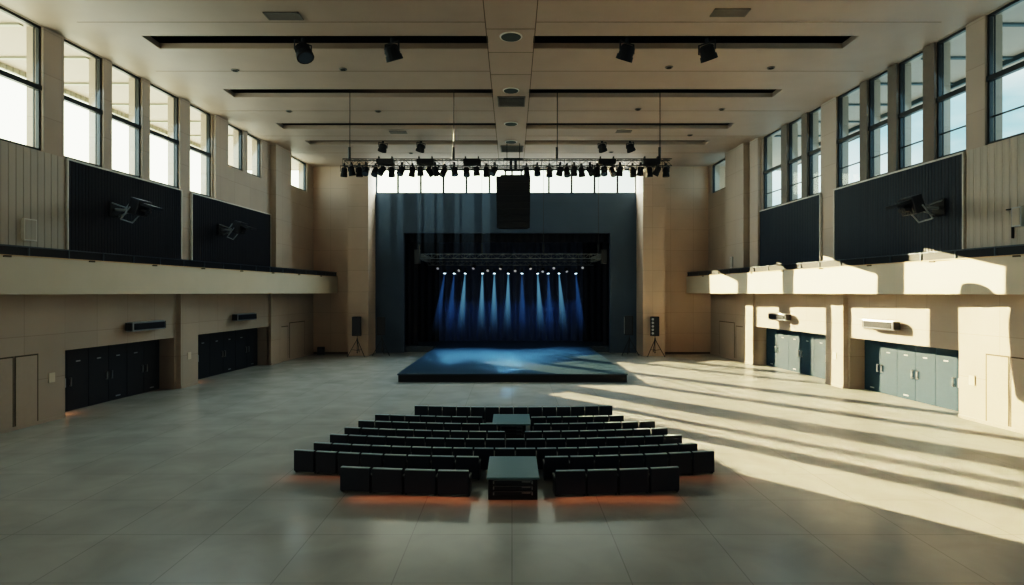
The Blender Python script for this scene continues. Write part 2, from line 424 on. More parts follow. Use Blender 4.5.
# baseboards
for fx, nm in ((XL,'baseboard_left'),(XRl,'baseboard_right')):
    mb = MB()
    for a,b,o in ((-5,14,0),(14,22.1,.12),(28.75,30.15,.22),(38,39.4,.16),(39.4,YB,0)): strip(mb, fx, a, b, 0, .12, o-.02, o+.025)
    struct(mb.build(nm, M['cabinet']))
struct(MB().box(-14.9,-11.9,YB-.03,YB,0,.14).box(11.1,14.85,YB-.03,YB,0,.14).build('baseboard_back', M['gap']))

# ------------------------------------------------------------------ stage
st = empty('stage_platform','low blue-black stage platform jutting into the hall before the curtain','stage',(0,36,0))
MB().box(-5.88,5.94,-5.25,10.4,0.36,0.43).build('deck', M['stage'], st)
MB().box(-5.84,5.90,-5.2,10.4,0.0,0.36).build('skirt', M['stage_side'], st)
MB().box(-10.4,9.5,10.4,17.4,0.0,0.43).build('rear_deck', M['stage'], st)
def curtain(name, label, x0, x1, Y, z0, z1, amp, per, m, top_amp=0.6, group=None, seed=0):
    rnd = random.Random(seed)
    nx = max(8, int((x1-x0)/per*10)); nz = 6
    mb = MB(); vs = []; ph = [rnd.uniform(-.5,.5) for _ in range(40)]
    for j in range(nz+1):
        t = j/nz; z = z0+(z1-z0)*t
        for i in range(nx+1):
            x = x0+(x1-x0)*i/nx
            a = 2*math.pi*x/per + 0.9*math.sin(x*1.7+seed)+.5*math.sin(x*3.1)
            vs.append((x, Y+amp*(1-.35*t)*math.sin(a)+.05*math.sin(x*.9), z))
    fs = [(j*(nx+1)+i, j*(nx+1)+i+1, (j+1)*(nx+1)+i+1, (j+1)*(nx+1)+i) for j in range(nz) for i in range(nx)]
    mb.add(vs, fs); o = mb.build(name, m)
    for p in o.data.polygons: p.use_smooth = True
    return tag(o, label, 'curtain', group)
curtain('stage_curtain','wide pleated blue curtain across the back of the stage',-8.8,8.4,52.0,.44,11.5,.2,.62,M['curtain'],seed=1)
curtain('wing_curtain','black wing curtain at the left edge of the stage opening, front',-9.6,-7.4,47.4,.44,11.5,.12,.5,M['leg_curtain'],seed=2)
curtain('wing_curtain','black wing curtain at the left of the stage, behind the front one',-9.0,-6.2,50.9,.44,11.5,.12,.5,M['leg_curtain'],seed=3)
curtain('wing_curtain','black wing curtain at the right edge of the stage opening, front',7.2,9.2,47.4,.44,11.5,.12,.5,M['leg_curtain'],seed=4)
curtain('wing_curtain','black wing curtain at the right of the stage, behind the front one',6.0,8.8,50.9,.44,11.5,.12,.5,M['leg_curtain'],seed=5)
curtain('border_curtain','black border curtain hanging across the top of the stage opening',-8.8,8.2,46.8,8.5,11.7,.1,.6,M['leg_curtain'],seed=6)

# ------------------------------------------------------------------ trusses
def lattice(mb, p0, p1, w, h, pitch, r=0.02, rb=0.011):
    p0, p1 = Vector(p0), Vector(p1); d = p1-p0; L = d.length; d.normalize()
    side = d.cross(Vector((0,0,1))).normalized()*w/2; up = Vector((0,0,1))*h/2
    cs = [side+up, -side+up, side-up, -side-up]
    for c in cs: mb.tube(p0+c, p1+c, r, n=6)
    n = max(1,int(L/pitch))
    for k in range(n):
        a = p0+d*L*k/n; b = p0+d*L*(k+1)/n
        for c1,c2 in ((cs[0],cs[2]),(cs[1],cs[3]),(cs[0],cs[1]),(cs[2],cs[3])):
            (u,v) = (c1,c2) if k%2==0 else (c2,c1)
            mb.tube(a+u, b+v, rb, n=4, caps=False)
        for c1,c2 in ((cs[0],cs[1]),(cs[1],cs[3]),(cs[3],cs[2]),(cs[2],cs[0])): mb.tube(a+c1, a+c2, rb, n=4, caps=False)
TY = 28.5; TZ = 10.75
tr = empty('lighting_truss','long horizontal metal lighting truss hanging under the hall ceiling','truss',(0,TY,TZ))
mb = MB(); lattice(mb,(-8.0,0,0),(7.55,0,0),.36,.32,.36); mb.build('truss_frame', M['frame'], tr)
for x in (-7.7,-2.76,2.15,7.03):
    mb = MB().tube((x,0,.16),(x,0,CZ-TZ+.6),.02,n=6).tube((x-.02,0,.16),(x-.02,0,.75),.06,n=8); mb.build('hanging_cable', M['black'], tr)
for x in (-6.0,-4.1,-1.9,4.5,6.6):
    mb = MB().box(x-.4,x+.4,-.21,.21,-.08,.16).box(x-.34,x-.28,-.1,.1,.16,.3).box(x+.28,x+.34,-.1,.1,.16,.3); mb.build('control_box', M['black'], tr)

def make_spot(name, label, group, size=1.0, lensmat='lens', fat=1.0):
    """hanging theatre spotlight: clamp at the origin, body hangs below, tilted"""
    t = empty(name, label, 'spotlight', (0,0,0), 0, group)
    c = MB().box(-.05*size,.05*size,-.05*size,.05*size,-.1*size,.06*size); c.build('clamp', M['black'], t)
    y = MB(); w = .21*size*fat
    y.box(-w-.02*size,-w,-.03*size,.03*size,-.44*size,-.1*size).box(w,w+.02*size,-.03*size,.03*size,-.44*size,-.1*size).box(-w-.02*size,w+.02*size,-.03*size,.03*size,-.12*size,-.09*size)
    y.build('yoke', M['black'], t)
    b = MB(); s = size; q = size*fat
    b.tube((0,0,.2*s),(0,0,.14*s),.1*q,.16*q,14).tube((0,0,.14*s),(0,0,-.16*s),.16*q,.17*q,14).tube((0,0,-.16*s),(0,0,-.34*s),.19*q,.2*q,14)
    for k in range(4): b.tube((0,0,(.1-.06*k)*s),(0,0,(.08-.06*k)*s),.178*q,n=14)
    body = b.build('lamp_body', M['blackm'], t, (0,0,-.38*size))
    MB().tube((0,0,-.335*s),(0,0,-.346*s),.165*q,n=14).build('lens', M[lensmat], body)
    return t, body
def spot_copy(proto, loc, tilt, yaw, label):
    """copy with own tilt on the body"""
    c = proto.copy(); COL.objects.link(c); c.location = loc; c.rotation_euler = (0,0,yaw); c['label'] = label
    for ch in list(proto.children):
        k = ch.copy(); COL.objects.link(k); k.parent = c
        if k.name.startswith('lamp_body'): k.rotation_euler = (tilt,0,0)
        for g in list(ch.children):
            q = g.copy(); COL.objects.link(q); q.parent = k
    return c
truss_px = [343.5,352,358.7,366.5,375,383,391,402.4,412,420.6,428.8,435.6,444,454.4,466.3,476.6,486.2,494.6,
            526.7,537,549.7,560,567,573.9,581.7,589.5,597.5,603.6,612.4,619.6,633,640,650,657,666.6]
proto, pb = make_spot('spotlight','x','spotlights on the hall truss',.82)
nt_ = len(truss_px)
for i,px in enumerate(truss_px):
    X = (px-512)*TY/600
    end = 'left' if i < 18 else 'right'; k = i if i < 18 else nt_-1-i
    lab = 'small black spotlight clamped under the hall truss, %s from its %s end' % (ORD[k], end)
    tl = random.uniform(-.75,.75); yw = random.uniform(-1.2,1.2)
    loc = (X, TY+(-.12 if i%2 else .12), TZ-.04)
    if i == 0:
        proto.location = loc; proto.rotation_euler = (0,0,.5); proto['label'] = lab; pb.rotation_euler = (.3,0,0)
    else: spot_copy(proto, loc, tl, yw, lab)
# spotlights in the ceiling slots
proto2, pb2 = make_spot('ceiling_spotlight','x','spotlights in the ceiling slots',1.05,'lens',1.55)
cs = [(303,22.6,'nearest ceiling slot, far left one of four',-.5,.9),(392,22.6,'nearest ceiling slot, left of the middle',.45,-.6),
      (627,22.6,'nearest ceiling slot, right of the middle',.5,.6),(707,22.6,'nearest ceiling slot, far right one of four',.45,-.9)]
cs2 = [(383,37.8,'ceiling slot near the stage, outer one on the left',.5,.7),(421,37.8,'ceiling slot near the stage, inner one on the left',.5,.7),
       (602,37.8,'ceiling slot near the stage, inner one on the right',.5,-.7),(630,37.8,'ceiling slot near the stage, outer one on the right',.5,-.9)]
for i,(px,Y,d,tl,yw) in enumerate(cs+cs2):
    X = (px-512)*Y/600; lab = 'black spotlight hanging from the '+d
    z = CZ+.06
    sc = 1.0 if i < 4 else .85
    if i == 0:
        proto2.location = (X,Y,z); proto2.rotation_euler = (0,0,yw); pb2.rotation_euler = (tl,0,0); proto2['label'] = lab
    else:
        c = spot_copy(proto2,(X,Y,z),tl,yw,lab); c.scale = (sc,sc,sc)

# ceiling speakers, vents and downlights
def round_grille(px, Y, r, lab):
    t = empty('ceiling_speaker', lab, 'ceiling speaker', ((px-512)*Y/600, Y, CZ), 0, 'round speakers along the ceiling spine')
    MB().tube((0,0,0),(0,0,-.03),r*1.14,r*1.1,32).build('rim', M['white'], t)
    MB().tube((0,0,-.028),(0,0,-.045),r,r*.96,32).build('grille', M['grille'], t)
for px,Y,r,d in ((511,22.15,.37,'nearest of four'),(511,28.05,.34,'second nearest of four'),(511,33.6,.34,'third nearest of four'),(511,37.6,.34,'farthest of four')):
    round_grille(px,Y,r,'round dark ceiling speaker on the central ceiling strip, '+d)
def vent(x0,x1,y0,y1,lab):
    t = empty('ceiling_vent', lab, 'vent', ((x0+x1)/2,(y0+y1)/2,CZ), 0, 'ceiling air vents')
    a, b = (x1-x0)/2, (y1-y0)/2
    MB().box(-a,a,-b,-b+.06,-.04,0).box(-a,a,b-.06,b,-.04,0).box(-a,-a+.06,-b,b,-.04,0).box(a-.06,a,-b,b,-.04,0).build('frame', M['vent'], t)
    n = 7; mb = MB()
    for k in range(n): yy = -b+.06+(2*b-.12)*(k+.5)/n; mb.box(-a+.06,a-.06,yy-.02,yy+.02,-.035,-.005)
    mb.build('louvre', M['vent'], t)
    MB().box(-a+.05,a-.05,-b+.05,b-.05,-.006,.0).build('backing', M['void'], t)
vent(-8.4,-7.2,20.2,20.75,'dark rectangular ceiling vent at the near left of the ceiling')
vent(6.75,7.95,19.95,20.5,'dark rectangular ceiling vent at the near right of the ceiling')
vent(-.7,.65,28.9,30.4,'square ceiling air vent in the central strip, nearer the camera')
vent(-.75,.75,38.6,40.3,'square ceiling air vent in the central strip above the hanging speaker')
vent(-7.2,-6.2,35.1,35.6,'small ceiling vent left of centre before the stage')
vent(6.1,7.0,34.9,35.4,'small ceiling vent right of centre before the stage')
dl = [(235,70),(343,69),(289,111),(378,111),(411,153),(669,67),(771,67.5),(638,109),(722,109),(690,135),(611,152)]
dd = ['nearest row, outer left','nearest row, inner left','second row, outer left','second row, inner left','far end near the truss, left',
      'nearest row, inner right','nearest row, outer right','second row, inner right','second row, outer right','third row, right','far end near the truss, right']
d0 = None
for (px,py),d in zip(dl,dd):
    Y = (CZ-H)*600/(292.5-py); loc = ((px-512)*Y/600, Y, CZ); lab = 'small recessed ceiling downlight, '+d
    if d0 is None:
        d0 = empty('downlight', lab, 'downlight', loc, 0, 'recessed ceiling downlights')
        MB().tube((0,0,0),(0,0,-.04),.17,.15,16).build('rim', M['vent'], d0); MB().tube((0,0,-.038),(0,0,-.05),.11,n=16).build('lens', M['void'], d0)
    else: dup(d0, loc, None, lab)

# hanging line array
la = empty('hanging_speaker','large black speaker array hanging over the stage front, centre','speaker',(.08,38,11.9))
for k in range(8):
    z1 = -k*.41; a = .02*k
    w = 1.08-.008*k
    mb = MB().prism([(-w,-.35-a*0),(w,-.35-a*0),(w*.82,.4),(-w*.82,.4)], z1-.40, z1-.005)
    c = mb.build('speaker_cabinet', M['blackm'], la, (0,-.0-.015*k*k*.3,0))
MB().box(-.8,.8,-.3,.3,.0,.1).box(-.55,-.45,-.06,.06,.1,.42).box(.45,.55,-.06,.06,.1,.42).box(-.6,.6,-.05,.05,.38,.46).build('rigging_bar', M['black'], la)
MB().tube((-.4,0,.44),(-.4,0,CZ-11.9),.02).tube((.4,0,.44),(.4,0,CZ-11.9),.02).tube((-.15,0,.46),(-.15,0,1.1),.09).tube((.15,0,.46),(.15,0,1.1),.09).box(-.6,.6,-.1,.1,1.1,1.2).build('hanging_cable', M['black'], la)

# ---------------- stage truss with lit spotlights
SY = 50.0
t2 = empty('stage_truss','dark metal truss frame hanging inside the stage opening','truss',(0,44.8,7.3))
mb = MB(); lattice(mb,(-7.2,0,0),(7.0,0,0),.34,.34,.4); lattice(mb,(-6.9,0,0),(-6.9,5.2,0),.34,.34,.4); lattice(mb,(6.7,0,0),(6.7,5.2,0),.34,.34,.4); lattice(mb,(-7.0,5.2,-.25),(6.8,5.2,-.25),.34,.34,.4)
mb.build('truss_frame', M['truss_grey'], t2)
for x in (-6.95,-2.25,2.35,6.45):
    MB().tube((x,0,.17),(x,0,CZ-7.3),.018,n=6).tube((x,0,.17),(x,0,.9),.07,n=8).build('hanging_cable', M['frame'], t2)
for x in (-7.05,6.85): MB().box(x-.2,x+.2,-.25,.25,-.55,.5).build('corner_block', M['frame'], t2)
BL = 5.6
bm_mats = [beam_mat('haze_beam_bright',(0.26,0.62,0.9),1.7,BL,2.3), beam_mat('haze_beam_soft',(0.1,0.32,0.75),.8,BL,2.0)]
pb3, bb3 = make_spot('stage_spotlight','x','spotlights on the stage truss',.62,'lit_lens')
lit = [(445,1),(454.4,1),(465.3,0),(482.5,0),(494.4,0),(508.4,0),(521.9,1),(537.5,0),(548.1,1),(558.8,0),(575.6,1)]
def cone(m):
    mb = MB(); mb.tube((0,0,-.23),(0,0,-BL),.05,.42,20); return mb
cone_me = []
for m in bm_mats:
    o = cone(m).build('light_beam', m); cone_me.append(o.data); bpy.data.objects.remove(o)
beam_spots = []
for i,(px,kd) in enumerate(lit):
    X = (px-512)*SY/600; lab = 'lit spotlight with a blue beam on the stage truss, %s from the left' % ORD[i]
    loc = (X, SY, 6.62)
    lean = (X/6.0)*0.10+random.uniform(-.03,.03)
    if i == 0:
        t = pb3; t.location = loc; t['label'] = lab; body = bb3
    else:
        t = spot_copy(pb3, loc, 0, 0, lab); body = [c for c in t.children if c.name.startswith('lamp_body')][0]
        for c in list(body.children):
            if c.name.startswith('light_beam'): bpy.data.objects.remove(c)
    body.rotation_euler = (R(-14), -lean, 0)
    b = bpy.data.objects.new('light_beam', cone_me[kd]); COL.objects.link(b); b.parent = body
    beam_spots.append((loc, lean, kd))
pb4, bb4 = make_spot('stage_lamp','x','unlit lamps on the stage truss',.7,'warm_lens')
un = [(438,50),(460,50),(474,49.6),(488,49.6),(501,50),(515,49.6),(530,50),(543,49.6),(554,50),(566,49.6),(583,50)]
for i,(px,Y) in enumerate(un):
    loc = ((px-512)*Y/600, Y, 6.76 if i%2 else 7.0); lab = 'dim small lamp between the beams on the stage truss, %s from the left' % ORD[i]
    if i == 0: pb4.location = loc; pb4['label'] = lab; bb4.rotation_euler = (-.9,0,0)
    else: spot_copy(pb4, loc, random.uniform(-1.3,-.7), random.uniform(-.4,.4), lab)

# vertical shafts of lit haze under the clerestory
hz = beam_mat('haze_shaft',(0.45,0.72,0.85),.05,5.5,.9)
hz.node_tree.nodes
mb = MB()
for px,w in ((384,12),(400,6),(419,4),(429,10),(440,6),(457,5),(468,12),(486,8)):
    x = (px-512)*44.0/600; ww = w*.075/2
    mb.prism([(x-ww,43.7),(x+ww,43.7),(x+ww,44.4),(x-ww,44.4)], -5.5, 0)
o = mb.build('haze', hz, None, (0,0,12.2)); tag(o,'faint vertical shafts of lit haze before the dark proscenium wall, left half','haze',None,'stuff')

# ------------------------------------------------------------------ speakers at the stage
def tripod(loc, hgt, lab, m):
    t = empty('speaker_stand', lab, 'speaker stand', loc)
    MB().tube((0,0,.25),(0,0,hgt),.022).build('pole', m, t)
    MB().tube((0,0,1.2),(0,0,1.32),.05).tube((0,0,.28),(0,0,.36),.04).build('collar', m, t)
    for k in range(3):
        a = R(90+120*k); mb = MB().tube((0,0,1.25),(.72*math.cos(a),.72*math.sin(a),.02),.024).tube((0,0,.45),(.42*math.cos(a),.42*math.sin(a),.54),.014)
        mb.build('leg', m, t)
    return t
def pa_box(loc, w, d, h, rz, lab, lined=False):
    t = empty('loudspeaker', lab, 'loudspeaker', loc, rz)
    MB().prism([(-w/2,-d/2),(w/2,-d/2),(w*.36,d/2),(-w*.36,d/2)],0,h).build('cabinet', M['blackm'], t, bevel=.02)
    MB().box(-w*.44,w*.44,-d/2-.018,-d/2-.002,.05,h-.05).build('grille', M['dark_rack'], t)
    if lined:
        for k in range(5): MB().tube((-w*.2,-d/2-.017,h*(.14+.18*k)),(-w*.2,-d/2-.03,h*(.14+.18*k)),.085,n=14).build('driver', M['silver'], t)
    return t
Yq = 42.95
xl = (357.2-512)*Yq/600
tripod((xl,Yq,0),1.5,'dark tripod stand before the left pier beside the stage',M['frame'])
pa_box((xl,Yq,1.5),.64,.5,1.36,0,'black loudspeaker on a stand before the pale left pier')
xr = (655-512)*Yq/600
tripod((xr,Yq,0),1.5,'black tripod stand before the right pier beside the stage',M['black'])
pa_box((xr,Yq,1.5),.64,.5,1.38,R(-18),'black loudspeaker on tripod before the right pier, drivers showing',True)
Yd = 43.8
xl2 = (382-512)*Yd/600
tripod((xl2,Yd,0),1.5,'dark tripod stand before the navy proscenium wall, left of stage',M['dark_rack'])
pa_box((xl2-.1,Yd,1.5),.6,.5,1.3,R(25),'dark loudspeaker against the navy proscenium wall, left of stage')
xr2 = (629.5-512)*Yd/600
tripod((xr2,Yd,0),1.5,'dark tripod stand before the navy proscenium wall, right of stage',M['dark_rack'])
s = pa_box((xr2,Yd,1.5),.6,.5,1.4,R(-25),'dark loudspeaker against the navy proscenium wall, right of stage')
MB().box(-.34,-.3,-.27,-.2,.1,1.3).build('side_handle', M['silver'], s)
sub = empty('subwoofer','small black subwoofer box on the floor in the rear left corner','loudspeaker',((321-512)*44.4/600,44.4,0),R(15))
MB().box(-.26,.26,-.25,.25,.03,.56).build('cabinet', M['blackm'], sub, bevel=.02)
MB().tube((0,-.255,.3),(0,-.262,.3),.19,n=20).build('cone', M['dark_rack'], sub)
MB().box(-.22,-.16,-.2,-.14,0,.03).box(.16,.22,-.2,-.14,0,.03).box(-.22,-.16,.14,.2,0,.03).box(.16,.22,.14,.2,0,.03).build('foot', M['black'], sub)

# ------------------------------------------------------------------ wall fittings
def wall_unit(fx, Y, z, L, lab, sgn):
    t = empty('wall_heater', lab, 'wall unit', (fx(Y),Y,z), 0, 'long wall units above the doors')
    def b(mb, o0, o1, y0, y1, z0, z1): return mb.box(-sgn*o0 if sgn<0 else -o1, -sgn*o1 if sgn<0 else -o0, y0, y1, z0, z1)
    ang = (0,0,math.atan(.0733)*(-1 if sgn<0 else 1))
    t.rotation_euler = ang
    h = L/2
    m = MB(); b(m,.12,.42,-h,h,-.2,.2); m.build('housing', M['silver'], t, bevel=.03)
    m = MB(); b(m,.42,.45,-h+.08,h-.08,-.13,.13); m.build('front_panel', M['rail'], t)
    m = MB(); b(m,0,.12,-h*.5,-h*.35,-.12,.12); b(m,0,.12,h*.35,h*.5,-.12,.12); m.build('bracket', M['black'], t)
    m = MB(); b(m,.12,.4,h,h+.06,-.16,.16); b(m,.12,.4,-h-.06,-h,-.16,.16); m.build('end_cap', M['rail'], t)
wall_unit(XL,26.3,3.15,2.1,'long dark wall unit above the near left doors',-1)
wall_unit(XL,34.6,3.2,2.1,'long dark wall unit above the far left doors',-1)
wall_unit(XRl,26.1,3.2,1.9,'long pale wall unit above the near right doors, casting a shadow',1)
wall_unit(XRl,34.6,3.2,1.9,'long pale wall unit above the far right doors',1)
def bracket_light(fx, Y, z, lab, sgn, sc=1.0):
    """projector spotlight on a wall bracket: plate, arm, cradle, flat body"""
    t = empty('bracket_projector', lab, 'projector', (fx(Y,.08),Y,z), 0, 'bracket projectors on the navy panels')
    k = -sgn
    MB().box(min(0,k*.05),max(0,k*.05),-.3,.3,-.3,.3).build('wall_plate', M['black'], t)
    MB().tube((k*.04,0,0),(k*.85,0,-.05),.06).tube((k*.04,.2,-.25),(k*.8,0,-.05),.035).tube((k*.04,-.2,.25),(k*.7,0,0),.03).tube((k*.4,0,-.05),(k*.5,.3,.35),.03).build('arm', M['truss_grey'], t)
    mt = Matrix.Rotation(R(18),4,'Y') if k>0 else Matrix.Rotation(R(-18),4,'Y')
    mt = Matrix.Translation((k*1.05,0,.12)) @ mt
    b = MB().box(-.2,.2,-.42,.42,-.36,.3,mt); bo = b.build('body', M['dark_rack'], t, bevel=.04)
    MB().box(-.75 if k<0 else .2,-.2 if k<0 else .75,-.34,.34,.08,.2,mt).build('hood', M['dark_rack'], t)
    g = MB()
    for i in range(5): g.box(k*.2-.02,k*.2+.02,-.36+.15*i,-.28+.15*i,-.3,.0,mt)
    g.tube(mt@Vector((k*.15,-.1,-.1)),mt@Vector((k*.42,-.1,-.1)),.13,.11,12).tube(mt@Vector((k*.15,.2,-.12)),mt@Vector((k*.36,.2,-.12)),.1,.09,12)
    g.build('front_lenses', M['dark_rack'], t)
    h = MB().tube((k*.95,-.45,.05),(k*.6,-.5,-.45),.03).tube((k*.6,-.5,-.45),(k*.5,.4,-.5),.03).tube((k*.95,.45,.05),(k*.5,.4,-.5),.03); h.build('cradle', M['truss_grey'], t)
    t.scale = (sc,sc,sc)
bracket_light(XL,24.6,8.0,'dark projector on a bracket on the near left navy panel',-1)
bracket_light(XL,32.4,8.0,'dark projector on a bracket on the far left navy panel',-1)
bracket_light(XRu,22.3,7.75,'black projector on a bracket on the right navy panel',1)
# small boxes and plates on the walls
def wall_box(fx, Y, z, w, h, d, lab, pipe, mname='white', off=.05):
    sg = 1 if fx(0)>0 else -1
    t = empty('wall_box', lab, 'wall box', (0,0,0))
    mb = MB(); strip(mb, fx, Y-w/2, Y+w/2, z-h/2, z+h/2, off, off+d); mb.build('case', M[mname], t)
    mb = MB(); strip(mb, fx, Y-w/2+.04, Y+w/2-.04, z-h/2+.04, z+h/2-.04, off+d, off+d+.012); mb.build('cover', M['rib_beige'], t)
    if pipe:
        mb = MB(); strip(mb, fx, Y+w/2+.06, Y+w/2+.1, z-h/2-.35, z+h/2, off, off+.06); strip(mb, fx, Y+w/2, Y+w/2+.3, z+h/2-.05, z+h/2-.01, off, off+.06); mb.build('conduit', M['black'], t)
    recentre(t)
wall_box(XL,20.6,6.75,.5,.75,.12,'tall beige wall box above the left balcony rail',False)
wall_box(XRu,19.0,7.0,.34,.62,.14,'small grey wall box with conduit above the right balcony rail',True,'silver')
wall_box(XL,40.9,6.6,.3,.7,.08,'narrow pale wall box at the far end of the left balcony',False,off=.0)
wall_box(XRu,39.6,6.6,.3,.7,.08,'narrow pale wall box at the far end of the right balcony',False,off=.5)
def plate(fx,Y,z,off,lab):
    mb = MB(); strip(mb, fx, Y-.13, Y+.13, z-.17, z+.17, off, off+.03); o = mb.build('switch_plate', M['plate'], None, bevel=.008); tag(o, lab, 'switch plate', 'switch plates by the doors')
plate(XL,21.5,1.55,.12,'pale switch plate on the left pier nearest the camera')
plate(XL,29.4,1.5,.22,'pale switch plate on the left pier between the doors')
plate(XRl,21.5,1.45,.12,'pale switch plate on the right pier nearest the camera')
plate(XRl,29.4,1.5,.22,'pale switch plate on the right pier between the doors')

# ------------------------------------------------------------------ seating
K = 0.022
def make_chair():
    t = empty('auditorium_chair','x','chair')
    # origin: floor under the rear face of the backrest; faces +Y (towards the stage); nominal width 1.0 (scaled per row)
    mt = Matrix.Rotation(R(-3),4,'X')
    MB().box(-.47,.47,.0,.10,.05,.575).build('backrest', M['fabric'], t, bevel=.018, seg=2)
    p = MB(); p.box(-.455,.455,.004,.096,.564,.588); p.build('top_highlight', M['edge_highlight'], t)  # reflected light along the backrest top, put in as a pale strip
    MB().box(-.41,.41,.12,.52,.22,.33).build('seat', M['fabric'], t, bevel=.03)
    for s in (-1,1):
        a = MB().box(s*.455-.035,s*.455+.035,.06,.5,.36,.41); a.build('armrest', M['shell'], t, bevel=.012)
        l = MB().box(s*.455-.03,s*.455+.03,.08,.46,.0,.36); l.build('leg', M['shell'], t)
    return t
chair0 = make_chair(); first = True
def yrow(Yc, X): return Yc+K*X*X
def xp(px, Yc):
    X = 0
    for _ in range(6): X = (px-512)*yrow(Yc,X)/600
    return X
rows = [ # row centre depth, [(left px, right px, count, block name)]
    (13.46,[(338.8,469.8,4,'front row, left block'),(554.5,680.7,4,'front row, right block')],None),
    (14.62,[(292.8,479.5,8,'second row, left block'),(544,715.6,7,'second row, right block')],None),
    (15.42,[(312.6,698.5,19,'third row')],None),
    (16.4,[(329,683,18,'fourth row')],None),
    (17.3,[(343.6,668.5,18,'fifth row')],(500,524,6)),
    (18.3,[(357.5,655.8,17,'sixth row')],(493,531,7)),
    (19.3,[(374.3,624.5,16,'seventh row')],(490,533,3)),
    (21.0,[(414,613,14,'back row nearest the stage')],None)]
ROWGROUP = ['front row','second row','third row','fourth row','fifth row','sixth row','seventh row','last row']
for ri,(Yc,blocks,gap) in enumerate(rows):
    for (a,b,n,nm) in blocks:
        xa, xb = xp(a,Yc), xp(b,Yc); w = (xb-xa)/n
        for k in range(n):
            X = xa+(k+.5)*w; Y = yrow(Yc,X)
            px = 512+X*600/Y; half = w*300/Y
            if gap and px+half > gap[0]+gap[2] and px-half < gap[1]-gap[2]: continue
            c_end = 'left' if k < (n+1)//2 else 'right'; kk = k if c_end == 'left' else n-1-k
            lab = 'navy auditorium chair seen from behind, %s, %s from its %s end' % (nm, ORD[kk], c_end)
            rz = math.atan(2*K*X); wid = w*.945
            sc = (wid/.94*.985, 1, 1.0)
            if first:
                chair0.location = (X,Y,0); chair0.rotation_euler = (0,0,rz); chair0.scale = sc; chair0['label'] = lab; chair0['group'] = 'chairs in the audience rows'; first = False
            else:
                dup(chair0,(X,Y,0),(0,0,rz),lab,None,sc)
# equipment tables
def tech_table(Y0, Y1, xc, wt, wb, h, lab):
    t = empty('control_desk', lab, 'desk', (xc,Y0,0))
    D = Y1-Y0
    MB().box(-wt/2,wt/2,-.04,D,h-.05,h).build('desk_top', M['tabletop'], t, bevel=.012)
    b = MB().box(-wb/2,-wb/2+.05,.02,D-.1,0,h-.05).box(wb/2-.05,wb/2,.02,D-.1,0,h-.05).box(-wb/2+.05,wb/2-.05,D-.15,D-.1,0,h-.05).box(-wb/2+.05,wb/2-.05,.02,D-.15,0,.06)
    b.build('case', M['blackm'], t)
    for k in range(3):
        z = .075+k*(h-.14)/3; hh = (h-.14)/3-.025
        r = MB().box(-wb/2+.06,wb/2-.06,.06,.6,z,z+hh).build('rack_unit', M['dark_rack'], t)
        MB().box(-wb/2+.1,-wb/2+.13,.03,.06,z+.02,z+hh-.02).box(wb/2-.13,wb/2-.1,.03,.06,z+.02,z+hh-.02).box(wb*.18,wb*.36,.05,.06,z+hh*.55,z+hh*.75).box(-wb*.4,wb*.4,.052,.06,z+hh-.012,z+hh-.004).build('rack_handle', M['silver'], r)
tech_table(13.3,15.0,.02,1.17,1.09,.51,'low teal-topped control desk at the front row aisle, nearest the camera')
tech_table(18.92,20.45,-.02,1.22,.9,.46,'low teal-topped control desk among the rear rows, nearer the stage')

# ------------------------------------------------------------------ camera
cam = bpy.data.cameras.new('camera'); cam.sensor_width = 36; cam.lens = 600/1024*36; cam.clip_end = 500
co = bpy.data.objects.new('camera', cam); COL.objects.link(co); co.location = (0,0,H); co.rotation_euler = (R(90),0,0)
scene.camera = co

# ------------------------------------------------------------------ light
def area(name, loc, direction, sx, sy, power, col, spread=math.pi):
    l = bpy.data.lights.new(name,'AREA'); l.shape = 'RECTANGLE'; l.size = sx; l.size_y = sy; l.energy = power; l.color = col; l.spread = spread
    o = bpy.data.objects.new(name, l); COL.objects.link(o); o.location = loc
    o.rotation_euler = Vector(direction).to_track_quat('-Z','Y').to_euler()
    o.visible_camera = False
    return o, l
W_L = 1.0
# daylight through the side windows
for (a,b,s) in WL:
    Y = (a+b)/2; A = (b-a)*(HEAD-s)
    area('daylight_left', (XL(Y,-.75),Y,(s+HEAD)/2), (1,-.07,-.7), b-a, HEAD-s, (4 if a < 17 else 11)*A, (.58,.87,1.0), R(150))
for (a,b,s) in WR:
    Y = (a+b)/2; A = (b-a)*(HEAD-s)
    area('daylight_right', (XRu(Y,-.75),Y,(s+HEAD)/2), (-1,-.03,-.7), b-a, HEAD-s, (1.4 if a < 17 else 3.2)*A, (.5,.82,1.0), R(150))
db, _l = area('daylight_back', (-.4,YP+.75,13.1), (0,-1,-.7), 19.6, 1.8, 2900, (.86,.95,.95), R(150))
db.visible_glossy = False
